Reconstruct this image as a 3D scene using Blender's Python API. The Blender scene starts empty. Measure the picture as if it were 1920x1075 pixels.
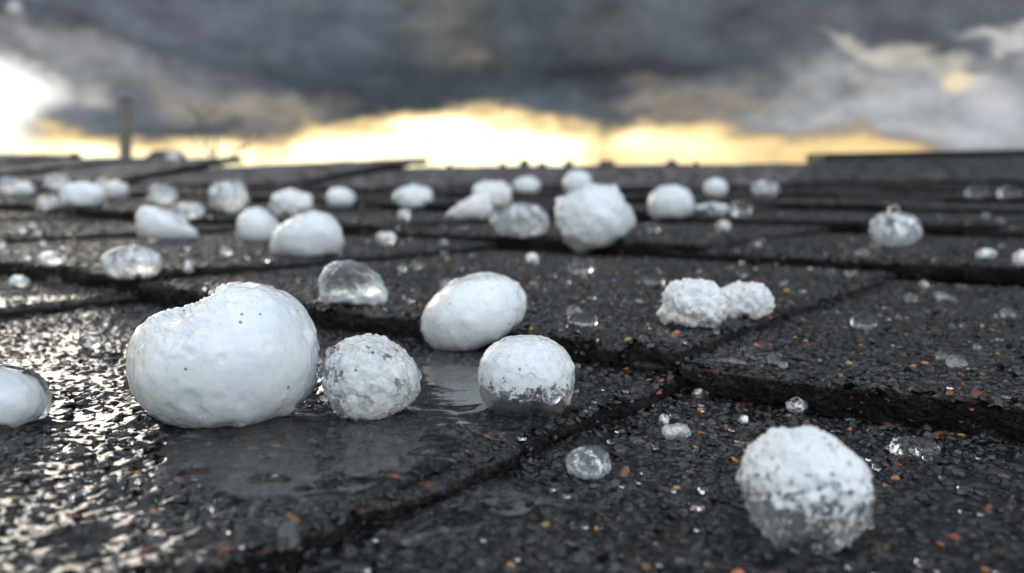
import bpy, math, random
import numpy as np
from mathutils import Matrix, Vector

# ------------------------------------------------------------------ camera, sky, sun
S = 0.001                      # everything on the roof is laid out in millimetres
TILT = 10.0                    # pitch of the roof
HC = 31.5                      # height of the lens above the shingles, mm
F = 1663.0                     # focal length in photo pixels (1920 wide)
PD = 8.45                      # downward tilt of the lens relative to the roof
LIFT = 3.0
M_ROOF = Matrix.Translation((0, 0, LIFT)) @ Matrix.Rotation(math.radians(TILT), 4, 'X')
sc = bpy.context.scene
COL = sc.collection

cam_d = bpy.data.cameras.new("camera")
cam = bpy.data.objects.new("camera", cam_d); COL.objects.link(cam)
cam_d.sensor_width = 36.0
cam_d.lens = 36.0 * F / 1920.0
cam_d.clip_start = 0.002; cam_d.clip_end = 6000.0
cam.matrix_world = M_ROOF @ Matrix.Translation((0, 0, HC * S)) @ Matrix.Rotation(math.radians(90 - PD), 4, 'X')
cam_d.dof.use_dof = True
cam_d.dof.focus_distance = 0.098
cam_d.dof.aperture_fstop = 29.0
sc.camera = cam
sc.view_settings.view_transform = 'Standard'
sc.view_settings.look = 'None'
sc.view_settings.exposure = 0.0
sc.view_settings.gamma = 1.0
sc.cycles.max_bounces = 14
sc.cycles.transmission_bounces = 12
sc.cycles.transparent_max_bounces = 12
sc.cycles.caustics_reflective = False
sc.cycles.caustics_refractive = True
sc.cycles.blur_glossy = 0.3
sc.cycles.sample_clamp_indirect = 6.0
sc.cycles.use_denoising = True

SUN_EL, SUN_AZ = 9.0, -33.0     # low sun behind the cloud at the photo's left

def px_dir_local(px, py):
    a = math.radians(PD)
    x, y, z = (px - 960) / F, 1.0, -(py - 537.5) / F
    return np.array([x, y * math.cos(a) + z * math.sin(a), -y * math.sin(a) + z * math.cos(a)])

def px_azel(px, py):
    d = Matrix.Rotation(math.radians(TILT), 3, 'X') @ Vector(px_dir_local(px, py)); d.normalize()
    return math.degrees(math.atan2(d.x, d.y)), math.degrees(math.asin(d.z))

# ---- node helper
class NT:
    def __init__(s, tree): s.t = tree; s.n = tree.nodes; s.l = tree.links
    def new(s, typ, **kw):
        n = s.n.new(typ)
        for k, v in kw.items(): setattr(n, k, v)
        return n
    def put(s, sock, v):
        if isinstance(v, bpy.types.NodeSocket): s.l.new(v, sock)
        elif v is not None: sock.default_value = v
    def math(s, op, a, b=None, c=None, clamp=False):
        n = s.new('ShaderNodeMath', operation=op, use_clamp=clamp)
        s.put(n.inputs[0], a); s.put(n.inputs[1], b)
        if c is not None: s.put(n.inputs[2], c)
        return n.outputs[0]
    def vmath(s, op, a, b=None, c=None):
        n = s.new('ShaderNodeVectorMath', operation=op)
        s.put(n.inputs[0], a); s.put(n.inputs[1], b)
        if c is not None: s.put(n.inputs[2], c)
        return n.outputs['Value'] if op in ('LENGTH', 'DISTANCE', 'DOT_PRODUCT') else n.outputs[0]
    def noise(s, vec, scale, detail=3, rough=0.5, out='Fac', dist=0.0):
        n = s.new('ShaderNodeTexNoise'); s.put(n.inputs['Vector'], vec)
        n.inputs['Scale'].default_value = scale; n.inputs['Detail'].default_value = detail
        n.inputs['Roughness'].default_value = rough; n.inputs['Distortion'].default_value = dist
        return n.outputs[out]
    def voro(s, vec, scale, feature='F1', out='Distance'):
        n = s.new('ShaderNodeTexVoronoi', feature=feature); s.put(n.inputs['Vector'], vec)
        n.inputs['Scale'].default_value = scale
        return n.outputs[out]
    def ramp(s, fac, stops, interp='LINEAR'):
        n = s.new('ShaderNodeValToRGB'); r = n.color_ramp; r.interpolation = interp
        while len(r.elements) < len(stops): r.elements.new(0.5)
        for e, (p, c) in zip(r.elements, stops):
            e.position = p
            e.color = (c, c, c, 1) if not hasattr(c, '__len__') else (*c, 1)
        s.put(n.inputs[0], fac)
        return n.outputs[0]
    def mix(s, f, a, b):
        n = s.new('ShaderNodeMix', data_type='RGBA'); s.put(n.inputs[0], f)
        for k, v in ((6, a), (7, b)):
            if isinstance(v, tuple): v = (*v[:3], 1)
            s.put(n.inputs[k], v)
        return n.outputs[2]
    def maprange(s, v, a, b, c=0.0, d=1.0, smooth=True):
        n = s.new('ShaderNodeMapRange'); n.interpolation_type = 'SMOOTHSTEP' if smooth else 'LINEAR'
        s.put(n.inputs[0], v)
        for k, q in enumerate((a, b, c, d)): s.put(n.inputs[k + 1], q)
        return n.outputs[0]
    def bump(s, h, strength, dist, normal=None):
        n = s.new('ShaderNodeBump'); s.put(n.inputs['Height'], h)
        n.inputs['Strength'].default_value = strength; n.inputs['Distance'].default_value = dist
        if normal is not None: s.put(n.inputs['Normal'], normal)
        return n.outputs[0]

def build_world():
    w = bpy.data.worlds.new("World"); sc.world = w; w.use_nodes = True
    t = NT(w.node_tree); t.n.clear()
    out = t.new('ShaderNodeOutputWorld')
    tc = t.new('ShaderNodeTexCoord').outputs['Generated']
    d = t.vmath('NORMALIZE', tc)
    sx = t.new('ShaderNodeSeparateXYZ'); t.put(sx.inputs[0], d)
    az = t.math('MULTIPLY', t.math('ARCTAN2', sx.outputs[0], sx.outputs[1]), 57.2958)
    el = t.math('MULTIPLY', t.math('ARCSINE', sx.outputs[2]), 57.2958)
    # cloud billows push the shapes about
    n1 = t.noise(t.vmath('MULTIPLY', d, (1, 1, 1.6)), 9.0, 5, 0.55, 'Color')
    n2 = t.noise(d, 22.0, 5, 0.6, 'Color')
    off = t.vmath('ADD', t.vmath('MULTIPLY', t.vmath('SUBTRACT', n1, (0.5, 0.5, 0.5)), (9, 5, 0)),
                  t.vmath('MULTIPLY', t.vmath('SUBTRACT', n2, (0.5, 0.5, 0.5)), (3.5, 2.2, 0)))
    P0 = t.new('ShaderNodeCombineXYZ'); t.put(P0.inputs[0], az); t.put(P0.inputs[1], el)
    P = t.vmath('ADD', P0.outputs[0], off)
    sp = t.new('ShaderNodeSeparateXYZ'); t.put(sp.inputs[0], P)
    # dark rain cloud
    base_n = t.noise(t.vmath('MULTIPLY', d, (1, 1, 2.2)), 5.0, 6, 0.55)
    col = t.ramp(base_n, [(0.3, (0.055, 0.066, 0.082)), (0.5, (0.085, 0.100, 0.122)), (0.66, (0.15, 0.165, 0.185))])
    def blob(col, px, py, rx, ry, rot, c, k, vec=P):
        a, e = px_azel(px, py)
        q = t.vmath('SUBTRACT', vec, (a, e, 0))
        m = t.new('ShaderNodeVectorRotate', rotation_type='Z_AXIS'); t.put(m.inputs['Vector'], q)
        m.inputs['Angle'].default_value = math.radians(rot)
        g = 57.2958 / F
        q2 = t.vmath('MULTIPLY', m.outputs[0], (1 / (rx * g), 1 / (ry * g), 0))
        f = t.maprange(t.vmath('LENGTH', q2), 1.0, 0.25, 0.0, k)
        return t.mix(f, col, c)
    B = [  # px, py, rx, ry, rotation, colour, strength : the pale and dark patches of this sky
        (1050, 70, 520, 130, 0, (0.062, 0.076, 0.090), .6),
        (640, 60, 190, 120, 0, (0.095, 0.115, 0.145), .8), (300, 20, 260, 60, 0, (0.15, 0.165, 0.21), .8),
        (1500, 40, 420, 70, 0, (0.088, 0.098, 0.115), .7),
        (960, 125, 360, 75, 0, (0.046, 0.056, 0.068), .8), (1330, 150, 420, 60, 8, (0.055, 0.060, 0.075), .8),
        (1700, 40, 300, 60, -6, (0.11, 0.12, 0.14), .6),
        (700, 180, 220, 90, 0, (0.058, 0.07, 0.088), .7),
        (850, 60, 150, 90, 20, (0.13, 0.13, 0.125), .8), (880, 110, 50, 30, 0, (0.20, 0.18, 0.155), .8),
        (1150, 50, 120, 80, 0, (0.085, 0.095, 0.105), .7),
        (180, 130, 440, 75, 10, (0.26, 0.27, 0.29), .85), (90, 70, 160, 40, 0, (0.34, 0.34, 0.35), .7),
        (140, 190, 190, 70, 0, (0.25, 0.265, 0.29), .9), (270, 205, 190, 40, -5, (0.13, 0.15, 0.18), .7),
        (160, 170, 60, 22, 0, (0.46, 0.44, 0.40), .7), (50, 6, 40, 24, 0, (0.6, 0.6, 0.62), .6),
        (460, 215, 220, 45, 0, (0.28, 0.245, 0.20), .8), (340, 180, 60, 26, 0, (0.25, 0.23, 0.21), .6),
        (200, 215, 120, 30, 0, (0.13, 0.15, 0.18), .5),
        (1700, 215, 540, 100, 8, (0.44, 0.455, 0.47), .95), (1900, 205, 300, 125, 0, (0.43, 0.445, 0.48), .95),
        (1300, 190, 240, 34, 0, (0.26, 0.225, 0.18), .8), (1230, 150, 60, 22, 0, (0.20, 0.17, 0.13), .6),
        (1700, 118, 220, 26, 20, (0.50, 0.47, 0.42), .85), (1870, 85, 90, 22, 10, (0.52, 0.51, 0.50), .8),
        (1640, 160, 60, 30, 30, (0.52, 0.49, 0.42), .5), (1560, 190, 160, 26, 0, (0.26, 0.28, 0.30), .6),
        (1830, 118, 70, 14, 0, (0.19, 0.19, 0.21), .8),
    ]
    for b in B: col = blob(col, *b)
    m4 = t.noise(t.vmath('MULTIPLY', t.vmath('ADD', d, t.vmath('MULTIPLY', n1, (.05, .05, .05))), (1, 1, 2.0)), 13.0, 7, 0.62)
    mm4 = t.maprange(m4, 0.3, 0.7, 0.58, 1.48, smooth=False)
    cx4 = t.new('ShaderNodeCombineXYZ')
    for q_ in range(3): t.put(cx4.inputs[q_], mm4)
    col = t.vmath('MULTIPLY', col, cx4.outputs[0])
    # open band of evening light over the horizon
    xs = [(-400, 200, .9), (0, 215, 1.0), (150, 240, .92), (330, 256, .86), (480, 252, .92), (620, 240, 1.0), (720, 215, 1.0), (840, 196, 1.05),
          (980, 206, 1.08), (1080, 222, 1.0), (1130, 240, .72), (1200, 212, .86), (1290, 222, .74), (1400, 220, .56), (1500, 240, .50), (1640, 238, .46),
          (1730, 240, .40), (1800, 262, .25), (1880, 300, .05), (2400, 300, .0)]
    azs = [px_azel(x, y) for x, y, _ in xs]
    A0, A1 = -50.0, 50.0
    f = t.maprange(az, A0, A1, 0, 1, smooth=False)
    eb = t.ramp(f, [((a - A0) / (A1 - A0), (e - 0.22) / 40.0) for a, e in azs], 'LINEAR')
    pr = t.ramp(f, [((a - A0) / (A1 - A0), p / 1.1) for (a, _), (_, _, p) in zip(azs, xs)], 'LINEAR')
    tt = t.math('SUBTRACT', t.math('MULTIPLY', eb, 40.0), t.math('ADD', t.math('MULTIPLY', sp.outputs[1], 0.55), t.math('MULTIPLY', el, 0.45)))
    n3 = t.noise(t.vmath('MULTIPLY', d, (1, 1, 3.4)), 13.0, 4, 0.5)
    tt = t.math('ADD', tt, t.math('MULTIPLY', t.math('SUBTRACT', n3, 0.5), 2.2))
    fac = t.math('MULTIPLY', t.maprange(tt, -0.7, 1.5, 0, 1), t.math('MULTIPLY', pr, 1.1))
    fac = t.math('MULTIPLY', fac, t.maprange(n3, 0.3, 0.62, 0.80, 1.10))
    band = t.ramp(t.math('MULTIPLY', fac, 0.85), [(0.0, (0.22, 0.19, 0.15)), (0.22, (0.46, 0.37, 0.25)), (0.40, (0.95, 0.70, 0.34)), (0.58, (1.35, 1.08, 0.56)), (0.85, (1.9, 1.7, 1.15))])
    col = t.mix(t.maprange(fac, 0.02, 0.28, 0, 1), col, band)
    # the bright hole in the cloud at the photo's edge and the small sunlit spot
    col = blob(col, -60, 190, 160, 105, 0, (1.5, 1.45, 1.35), 1.0)
    col = blob(col, 1793, 155, 34, 24, 0, (0.95, 0.78, 0.52), .9, P0.outputs[0])
    # above and behind the viewer the cover is thin and pale
    back = t.vmath('DOT_PRODUCT', d, (0.25, -0.93, 0.30))
    fb = t.maprange(back, 0.0, 0.7, 0, 1)
    up = t.maprange(el, 36.0, 65.0, 0, 0.55)
    bn = t.maprange(t.noise(d, 3.2, 5, 0.6), 0.44, 0.60)
    pale = t.mix(bn, (0.30, 0.37, 0.48), (3.1, 3.3, 3.5))
    col = t.mix(t.math('MAXIMUM', fb, up), col, pale)
    bg = t.new('ShaderNodeBackground'); t.put(bg.inputs[0], col); bg.inputs[1].default_value = 1.0
    # clear sky light behind the thin cover
    sky = t.new('ShaderNodeTexSky', sky_type='NISHITA'); sky.sun_disc = False
    sky.sun_elevation = math.radians(SUN_EL); sky.sun_rotation = math.radians(SUN_AZ)
    sky.air_density = 1.2; sky.dust_density = 1.5
    bg2 = t.new('ShaderNodeBackground'); t.put(bg2.inputs[1], t.math('MULTIPLY', fb, 0.06))
    t.put(bg2.inputs[0], sky.outputs[0])
    add = t.new('ShaderNodeAddShader'); t.put(add.inputs[0], bg.outputs[0]); t.put(add.inputs[1], bg2.outputs[0])
    t.put(out.inputs[0], add.outputs[0])
    w.cycles.sampling_method = 'MANUAL'; w.cycles.sample_map_resolution = 1024
build_world()

sun_d = bpy.data.lights.new("sun", 'SUN'); sun_d.energy = 0.8; sun_d.angle = math.radians(24); sun_d.color = (1.0, 0.90, 0.78)
sun = bpy.data.objects.new("sun", sun_d); COL.objects.link(sun)
a, e = math.radians(SUN_AZ), math.radians(SUN_EL + 9)
sun.rotation_euler = Vector((math.sin(a) * math.cos(e), math.cos(a) * math.cos(e), math.sin(e))).to_track_quat('Z', 'Y').to_euler()
sun.location = (0, 0, 8)

# ------------------------------------------------------------------ numeric helpers
rng = np.random.default_rng(7)
def _h(ix, iy, iz, seed):
    n = (ix.astype(np.int64) * 73856093) ^ (iy.astype(np.int64) * 19349663) ^ (iz.astype(np.int64) * 83492791) ^ (seed * 2654435761 % 2**31)
    n = (n ^ (n >> 13)) * 1274126177 & 0xffffffff
    n = (n ^ (n >> 16)) * 2246822519 & 0xffffffff
    n = n ^ (n >> 13)
    return (n & 0xffffff) / float(0xffffff) * 2 - 1
def vnoise(p, seed=0):
    i = np.floor(p); f = p - i; f = f * f * (3 - 2 * f); i = i.astype(np.int64)
    r = 0
    for dx in (0, 1):
        wx = f[:, 0] if dx else 1 - f[:, 0]
        for dy in (0, 1):
            wy = f[:, 1] if dy else 1 - f[:, 1]
            for dz in (0, 1):
                wz = f[:, 2] if dz else 1 - f[:, 2]
                r = r + wx * wy * wz * _h(i[:, 0] + dx, i[:, 1] + dy, i[:, 2] + dz, seed)
    return r
def fbm(p, octaves=4, gain=0.5, seed=0):
    r = 0; a = 1.0
    for o in range(octaves):
        r = r + a * vnoise(p * 2 ** o + 17.3 * o, seed + o * 101); a *= gain
    return r
def fbm2(x, y, scale, octaves=3, gain=0.5, seed=0):
    sh = np.shape(x); p = np.stack([np.ravel(x) / scale, np.ravel(y) / scale, np.zeros(np.size(x))], 1)
    return fbm(p, octaves, gain, seed).reshape(sh)

def mesh_obj(name, V, Fc, mat, parent=None, smooth=True, colors=None, loc=None, flatmm=True, side=None):
    """V in mm (roof coordinates relative to loc); becomes ONE mesh object."""
    V = np.asarray(V, np.float32) * (S if flatmm else 1.0); Fc = np.asarray(Fc, np.int32)
    me = bpy.data.meshes.new(name)
    k = Fc.shape[1]
    me.vertices.add(len(V)); me.vertices.foreach_set('co', V.ravel())
    me.loops.add(Fc.size); me.loops.foreach_set('vertex_index', Fc.ravel())
    me.polygons.add(len(Fc)); me.polygons.foreach_set('loop_start', np.arange(0, Fc.size, k, dtype=np.int32))
    me.polygons.foreach_set('use_smooth', np.full(len(Fc), smooth, bool))
    me.update(calc_edges=True)
    if colors is not None:
        ca = me.color_attributes.new('tint', 'FLOAT_COLOR', 'POINT')
        ca.data.foreach_set('color', np.asarray(colors, np.float32).ravel())
    if mat: me.materials.append(mat)
    if side is not None:
        me.materials.append(CUT); me.polygons.foreach_set('material_index', np.asarray(side, np.int32))
    o = bpy.data.objects.new(name, me); COL.objects.link(o)
    if parent is not None: o.parent = parent
    elif flatmm:
        l = (0, 0, 0) if loc is None else loc
        o.matrix_world = M_ROOF @ Matrix.Translation(Vector(l) * S)
    return o
def tag(o, label=None, cat=None, group=None, kind=None):
    if label: o['label'] = label
    if cat: o['category'] = cat
    if group: o['group'] = group
    if kind: o['kind'] = kind
    return o

# ------------------------------------------------------------------ materials
def mat_new(name):
    m = bpy.data.materials.new(name); m.use_nodes = True
    t = NT(m.node_tree); t.n.clear()
    out = t.new('ShaderNodeOutputMaterial')
    oc = t.new('ShaderNodeTexCoord').outputs['Object']
    mm = t.vmath('MULTIPLY', oc, (1000, 1000, 1000))
    return m, t, out, mm
def principled(t, **kw):
    p = t.new('ShaderNodeBsdfPrincipled')
    for k, v in kw.items():
        k = k.replace('_', ' ')
        if k == 'Normal' and v is None: continue
        if isinstance(v, tuple) and len(v) == 3 and k.endswith('Color'): v = (*v, 1)
        t.put(p.inputs[k], v)
    return p

def m_bitumen():
    m, t, out, mm = mat_new('wet_bitumen')
    n = t.noise(mm, 0.9, 5, 0.65); v = t.voro(mm, 0.85); v2 = t.voro(mm, 1.9)
    c = t.ramp(n, [(0.3, (0.006, 0.006, 0.007)), (0.6, (0.016, 0.016, 0.018)), (0.75, (0.035, 0.033, 0.032))])
    vc = t.voro(mm, 0.85, out='Color'); s_ = t.new('ShaderNodeSeparateXYZ'); t.put(s_.inputs[0], vc)
    c = t.mix(t.math('MULTIPLY', t.maprange(s_.outputs[0], 0.93, 0.95), 0.6), c, (0.10, 0.035, 0.018))
    h = t.math('ADD', t.math('MULTIPLY', v, -1.0), t.math('ADD', t.math('MULTIPLY', v2, -.4), n))
    p = principled(t, Base_Color=c, Roughness=t.maprange(t.noise(mm, 0.12, 3), 0.3, 0.7, 0.24, 0.5), Normal=t.bump(h, 0.9, 0.0005))
    p.inputs['Specular IOR Level'].default_value = 0.5
    t.put(out.inputs[0], p.outputs[0]); return m
def m_granule():
    m, t, out, mm = mat_new('wet_granules')
    a = t.new('ShaderNodeVertexColor'); a.layer_name = 'tint'
    n = t.noise(mm, 2.2, 3, 0.6)
    c = t.mix(t.math('MULTIPLY', n, 0.5), a.outputs[0], (0.012, 0.012, 0.013))
    rr = t.maprange(t.noise(mm, 0.35, 2), 0.35, 0.65, 0.04, 0.18)
    p = principled(t, Base_Color=c, Roughness=rr, Normal=t.bump(n, 0.6, 0.0002))
    p.inputs['Specular IOR Level'].default_value = 0.5
    t.put(out.inputs[0], p.outputs[0]); return m
def m_water():
    m, t, out, mm = mat_new('clear_water')
    b = t.bump(t.noise(mm, 0.5, 3, 0.5), 0.18, 0.0004)
    p = principled(t, Base_Color=(0.93, 0.95, 0.96), Roughness=0.02, IOR=1.33, Transmission_Weight=1.0, Normal=b)
    t.put(out.inputs[0], p.outputs[0]); return m
def m_drop(name='drop_water', ior=1.33, bumpy=0.0, col=(0.97, 0.985, 1.0)):
    m, t, out, mm = mat_new(name)
    nn = t.bump(t.noise(mm, 0.45, 4, 0.6), bumpy, 0.0006) if bumpy else None
    p = principled(t, Base_Color=col, Roughness=0.015, IOR=ior, Transmission_Weight=1.0, Normal=nn)
    t.put(out.inputs[0], p.outputs[0]); return m

def m_ice(name, base=(0.87, 0.91, 0.95), rough=0.3, bump=0.4, bscale=0.6, pits=0.0, specks=0.0, clear=None, clear_scale=0.8,
          zg=(0, 0), sss=2.4, coat=1.0, frost=0.0, clear_ior=1.31, veil=0.0, pores=0):
    """milky hail ice; clear = (lo, hi) thresholds of a 3-D noise above which the ice turns to glass; zg = (height mm, gain) adds glass low down"""
    m, t, out, mm = mat_new(name)
    n = t.noise(mm, bscale, 5, 0.6)
    h = t.math('ADD', n, t.math('MULTIPLY', t.noise(mm, 1.6, 4, 0.65), 0.45))
    if pits:
        v = t.voro(t.vmath('ADD', mm, t.vmath('MULTIPLY', t.noise(mm, .5, 2, .5, 'Color'), (1.5, 1.5, 1.5))), 1.1)
        h = t.math('ADD', h, t.math('MULTIPLY', t.maprange(v, 0.02, 0.22), pits))
    if frost:
        h = t.math('ADD', h, t.math('MULTIPLY', t.noise(mm, 4.0, 4, 0.7), frost))
    nb = t.bump(h, bump, 0.0006)
    nb0 = t.bump(h, bump * 0.35, 0.0006)
    c = t.mix(t.maprange(t.noise(mm, 0.22, 4, 0.6), 0.3, 0.7), tuple(b * 0.93 for b in base), base)
    if specks:
        v = t.new('ShaderNodeTexVoronoi'); t.put(v.inputs['Vector'], mm); v.inputs['Scale'].default_value = 1.25
        s_ = t.new('ShaderNodeSeparateXYZ'); t.put(s_.inputs[0], v.outputs['Color'])
        r = t.math('MULTIPLY', t.maprange(s_.outputs[0], 1 - specks, 1.0), 0.24)
        f = t.math('LESS_THAN', v.outputs['Distance'], r)
        c = t.mix(t.math('MULTIPLY', f, 0.8), c, (0.08, 0.09, 0.11))
    if pores:
        vv = t.new('ShaderNodeTexVoronoi'); t.put(vv.inputs['Vector'], mm); vv.inputs['Scale'].default_value = 1.7
        s2 = t.new('ShaderNodeSeparateXYZ'); t.put(s2.inputs[0], vv.outputs['Color']); s3 = t.new('ShaderNodeSeparateXYZ'); t.put(s3.inputs[0], mm)
        low = t.maprange(s3.outputs[2], pores, 0.3, 0.0, 0.40)
        f2 = t.math('LESS_THAN', vv.outputs['Distance'], t.math('MULTIPLY', low, s2.outputs[1]))
        c = t.mix(t.math('MULTIPLY', f2, 0.75), c, (0.10, 0.11, 0.13))
    p = principled(t, Base_Color=c, Roughness=rough, Subsurface_Weight=1.0, Subsurface_Radius=(1.0, 1.15, 1.35), Subsurface_Scale=sss * S, Normal=nb0)
    p.inputs['Coat Weight'].default_value = coat; p.inputs['Coat Roughness'].default_value = 0.06; p.inputs['Coat IOR'].default_value = 1.33
    t.put(p.inputs['Coat Normal'], nb)
    res = p.outputs[0]
    if clear or veil:
        clear = clear or (5.0, 6.0)
        g = principled(t, Base_Color=(0.93, 0.96, 0.98), Roughness=0.05, IOR=clear_ior, Transmission_Weight=1.0, Normal=t.bump(h, min(1, bump * 1.6), 0.0008))
        k = t.noise(mm, clear_scale, 5, 0.7)
        if zg[1]:
            sz = t.new('ShaderNodeSeparateXYZ'); t.put(sz.inputs[0], mm)
            k = t.math('ADD', k, t.math('MULTIPLY', t.maprange(sz.outputs[2], zg[0] + 2.4, zg[0] - 2.6, 0, 1), zg[1]))
        f = t.maprange(k, clear[0], clear[1], 0, 1)
        if veil: f = t.math('MAXIMUM', f, t.math('MULTIPLY', t.maprange(t.noise(mm, 1.1, 4, .7), 0.25, 0.75, 0.35, 1.0), veil))
        mx = t.new('ShaderNodeMixShader'); t.put(mx.inputs[0], f); t.put(mx.inputs[1], res); t.put(mx.inputs[2], g.outputs[0])
        res = mx.outputs[0]
    t.put(out.inputs[0], res); return m

def m_plain(name, c1, c2, scale, rough=0.8, metres=False, hard=False):
    m, t, out, mm = mat_new(name)
    v = t.vmath('MULTIPLY', mm, (0.001,) * 3) if metres else mm
    n = t.noise(v, scale, 5, 0.6)
    if hard: n = t.maprange(n, 0.40, 0.66)
    p = principled(t, Base_Color=t.mix(n, c1, c2), Roughness=rough, Normal=t.bump(n, 0.4, 0.02 if metres else 0.0004))
    t.put(out.inputs[0], p.outputs[0]); return m

BIT, GRAN, WATER = m_bitumen(), m_granule(), m_water()
DROP = m_drop()
GLASS = m_drop('clear_ice', 1.31, 0.5)
CUT = m_plain('black_cut_felt_shade', (0.002, 0.002, 0.002), (0.011, 0.010, 0.010), 1.3, 0.45, hard=True)  # bitumen-black cut sides; on ridge caps the black also paints the edge shadow
CUT.node_tree.nodes['Principled BSDF'].inputs['Specular IOR Level'].default_value = 0.4
CUT.node_tree.nodes['Bump'].inputs['Strength'].default_value = 0.9
BACKLIT_HAIL = m_plain('dark_backlit_hail', (0.03, 0.03, 0.035), (0.09, 0.09, 0.095), 0.8, 0.6)  # dark colour stands in for the backlit shade of small crest hailstones
CAPD = m_plain('black_ridge_felt', (0.004, 0.004, 0.004), (0.10, 0.10, 0.105), 0.09, 0.65, hard=True)
CAPD.node_tree.nodes['Principled BSDF'].inputs['Specular IOR Level'].default_value = 0.2
CAPM = m_plain('mottled_ridge_felt', (0.010, 0.0095, 0.010), (0.20, 0.185, 0.19), 0.09, 0.65, hard=True)  # random patches of near-black and pale grey
CAPM.node_tree.nodes['Principled BSDF'].inputs['Specular IOR Level'].default_value = 0.3
CAPM.node_tree.nodes['Bump'].inputs['Distance'].default_value = 0.004
M_BIG = m_ice('white_ice', base=(.88, .92, .965), bump=0.6, bscale=0.5, pits=0.9, specks=0.12, rough=0.16, pores=5.5, frost=.25, coat=1.0, sss=3.0, veil=.14)
M_OVAL = m_ice('oval_ice', base=(.88, .92, .965), bump=0.6, bscale=0.5, pits=0.9, specks=0.26, rough=0.16, frost=.25, coat=1.0, sss=3.0, veil=.14)
M_PIT = m_ice('pitted_ice', bump=0.9, bscale=0.8, pits=1.1, specks=0.16, clear=(0.52, 0.62), clear_scale=0.42, rough=0.18, sss=1.4, veil=.5, frost=.5, base=(.92,.96,1.0), coat=1.0)
M_HALF = m_ice('half_clear_ice', bump=0.6, bscale=0.9, pits=0.7, specks=0.14, clear=(0.60, 0.74), clear_scale=1.5, zg=(4.3, 0.42), rough=0.22, sss=1.4, frost=.35, veil=.25, clear_ior=1.12, base=(.88,.92,.96))
M_SNOW = m_ice('snow_ice', bump=0.9, bscale=1.2, frost=0.9, specks=0.10, rough=0.5, sss=0.9, coat=0.4, base=(0.90, 0.93, 0.97), clear=(0.60, 0.67), clear_scale=1.3, zg=(5.6, 0.215), veil=.15, clear_ior=1.12)
M_SLUSH = m_ice('slush_ice', base=(.93, .95, .98), bump=0.9, bscale=1.4, frost=0.9, specks=0.06, rough=0.4, sss=0.9, coat=0.8, clear=(0.60, 0.68), clear_scale=0.8, veil=.2)
M_EDGE = m_ice('rind_ice', bump=0.5, bscale=0.9, pits=0.5, rough=0.3, sss=1.2, frost=.4)
M_SOFT = m_ice('soft_ice', bump=0.4, bscale=0.4, rough=0.35, sss=2.2, veil=.24)
def m_rind(name, scale, strength):
    m, t, out, mm = mat_new(name)
    v = t.voro(mm, scale * 1.6); h = t.math('ADD', t.noise(mm, scale, 5, 0.6), t.math('MULTIPLY', t.maprange(v, 0.0, 0.3), 0.5))
    p = principled(t, Base_Color=(0.97, 0.985, 1.0), Roughness=0.03, IOR=1.31, Transmission_Weight=1.0, Normal=t.bump(h, strength, 0.0006))
    t.put(out.inputs[0], p.outputs[0]); return m
RIND = m_rind('thin_clear_rind', 0.85, 0.95); RIND_PIT = m_rind('pitted_clear_rind', 1.0, 1.0)
M_DOME = m_ice('domed_clear_ice', bump=0.3, bscale=0.35, rough=0.2, sss=1.2, clear=(0.24, 0.36), clear_scale=0.7, zg=(3.0, -.36))
M_BALL = m_ice('small_clear_ice', bump=0.8, bscale=0.6, frost=.3, rough=0.2, sss=1.0, clear=(0.30, 0.46), clear_scale=0.9, zg=(1.6, -.22))
M_RING = m_ice('glassy_ice', bump=0.7, bscale=0.35, rough=0.15, sss=1.2, clear=(0.30, 0.62), clear_scale=0.28)
M_MELT = m_ice('melting_ice', bump=0.8, bscale=0.5, pits=0.6, rough=0.2, sss=1.2, clear=(0.42, 0.56), clear_scale=0.40)
M_FROST = m_ice('frosted_core_ice', bump=0.8, bscale=0.8, frost=.6, rough=0.4, sss=1.0)

# ------------------------------------------------------------------ the shingles
UA = math.radians(-35.0)
U = np.array([math.cos(UA), math.sin(UA)]); N = np.array([-U[1], U[0]])   # along / across the courses
PITCH_N, PITCH_U = 131.0, 124.0
N0 = 107.0                      # front edge of course 2
JOINT = {0: -10.0, 1: -47.5, 2: -48.0, 3: -101.0, 4: -40.0, 5: -100.0, 6: -45.0, 7: -95.0, 8: -40.0}
STEP_N, STEP_U, THICK = 4.2, 2.1, 4.0

def un(x, y): return U[0] * x + U[1] * y, N[0] * x + N[1] * y
def xy(u, n): return U[0] * u + N[0] * n, U[1] * u + N[1] * n
def course_of(n): return int(math.floor((n - N0) / PITCH_N)) + 2
def tile_of(u, n):
    k = course_of(n); j = int(math.floor((u - JOINT.get(k, 0.0)) / PITCH_U)); return k, j
def tile_z(k, j, u, n):
    nf = (n - (N0 + (k - 2) * PITCH_N)) / PITCH_N
    uf = (u - (JOINT.get(k, 0.0) + j * PITCH_U)) / PITCH_U
    z = STEP_N * (1 - nf) + STEP_U * uf
    x, y = xy(u, n)
    z = z + 0.35 * fbm2(x, y, 38.0, 2, 0.5, 11 + k * 7 + j) * (1 if True else 0)
    return z
def zsurf(x, y):
    u, n = un(x, y); k, j = tile_of(u, n)
    return float(tile_z(k, j, np.array([u]), np.array([n]))[0])
def px_hit(px, py):
    d = px_dir_local(px, py)
    for i in range(1, 6000):
        s = 30 + i * 0.35 if i < 1000 else 380 + (i - 1000) * 0.6
        x, y, z = d[0] * s, d[1] * s, HC + d[2] * s
        if z <= zsurf(x, y): return np.array([x, y, z])
    return np.array([x, y, z])

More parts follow.
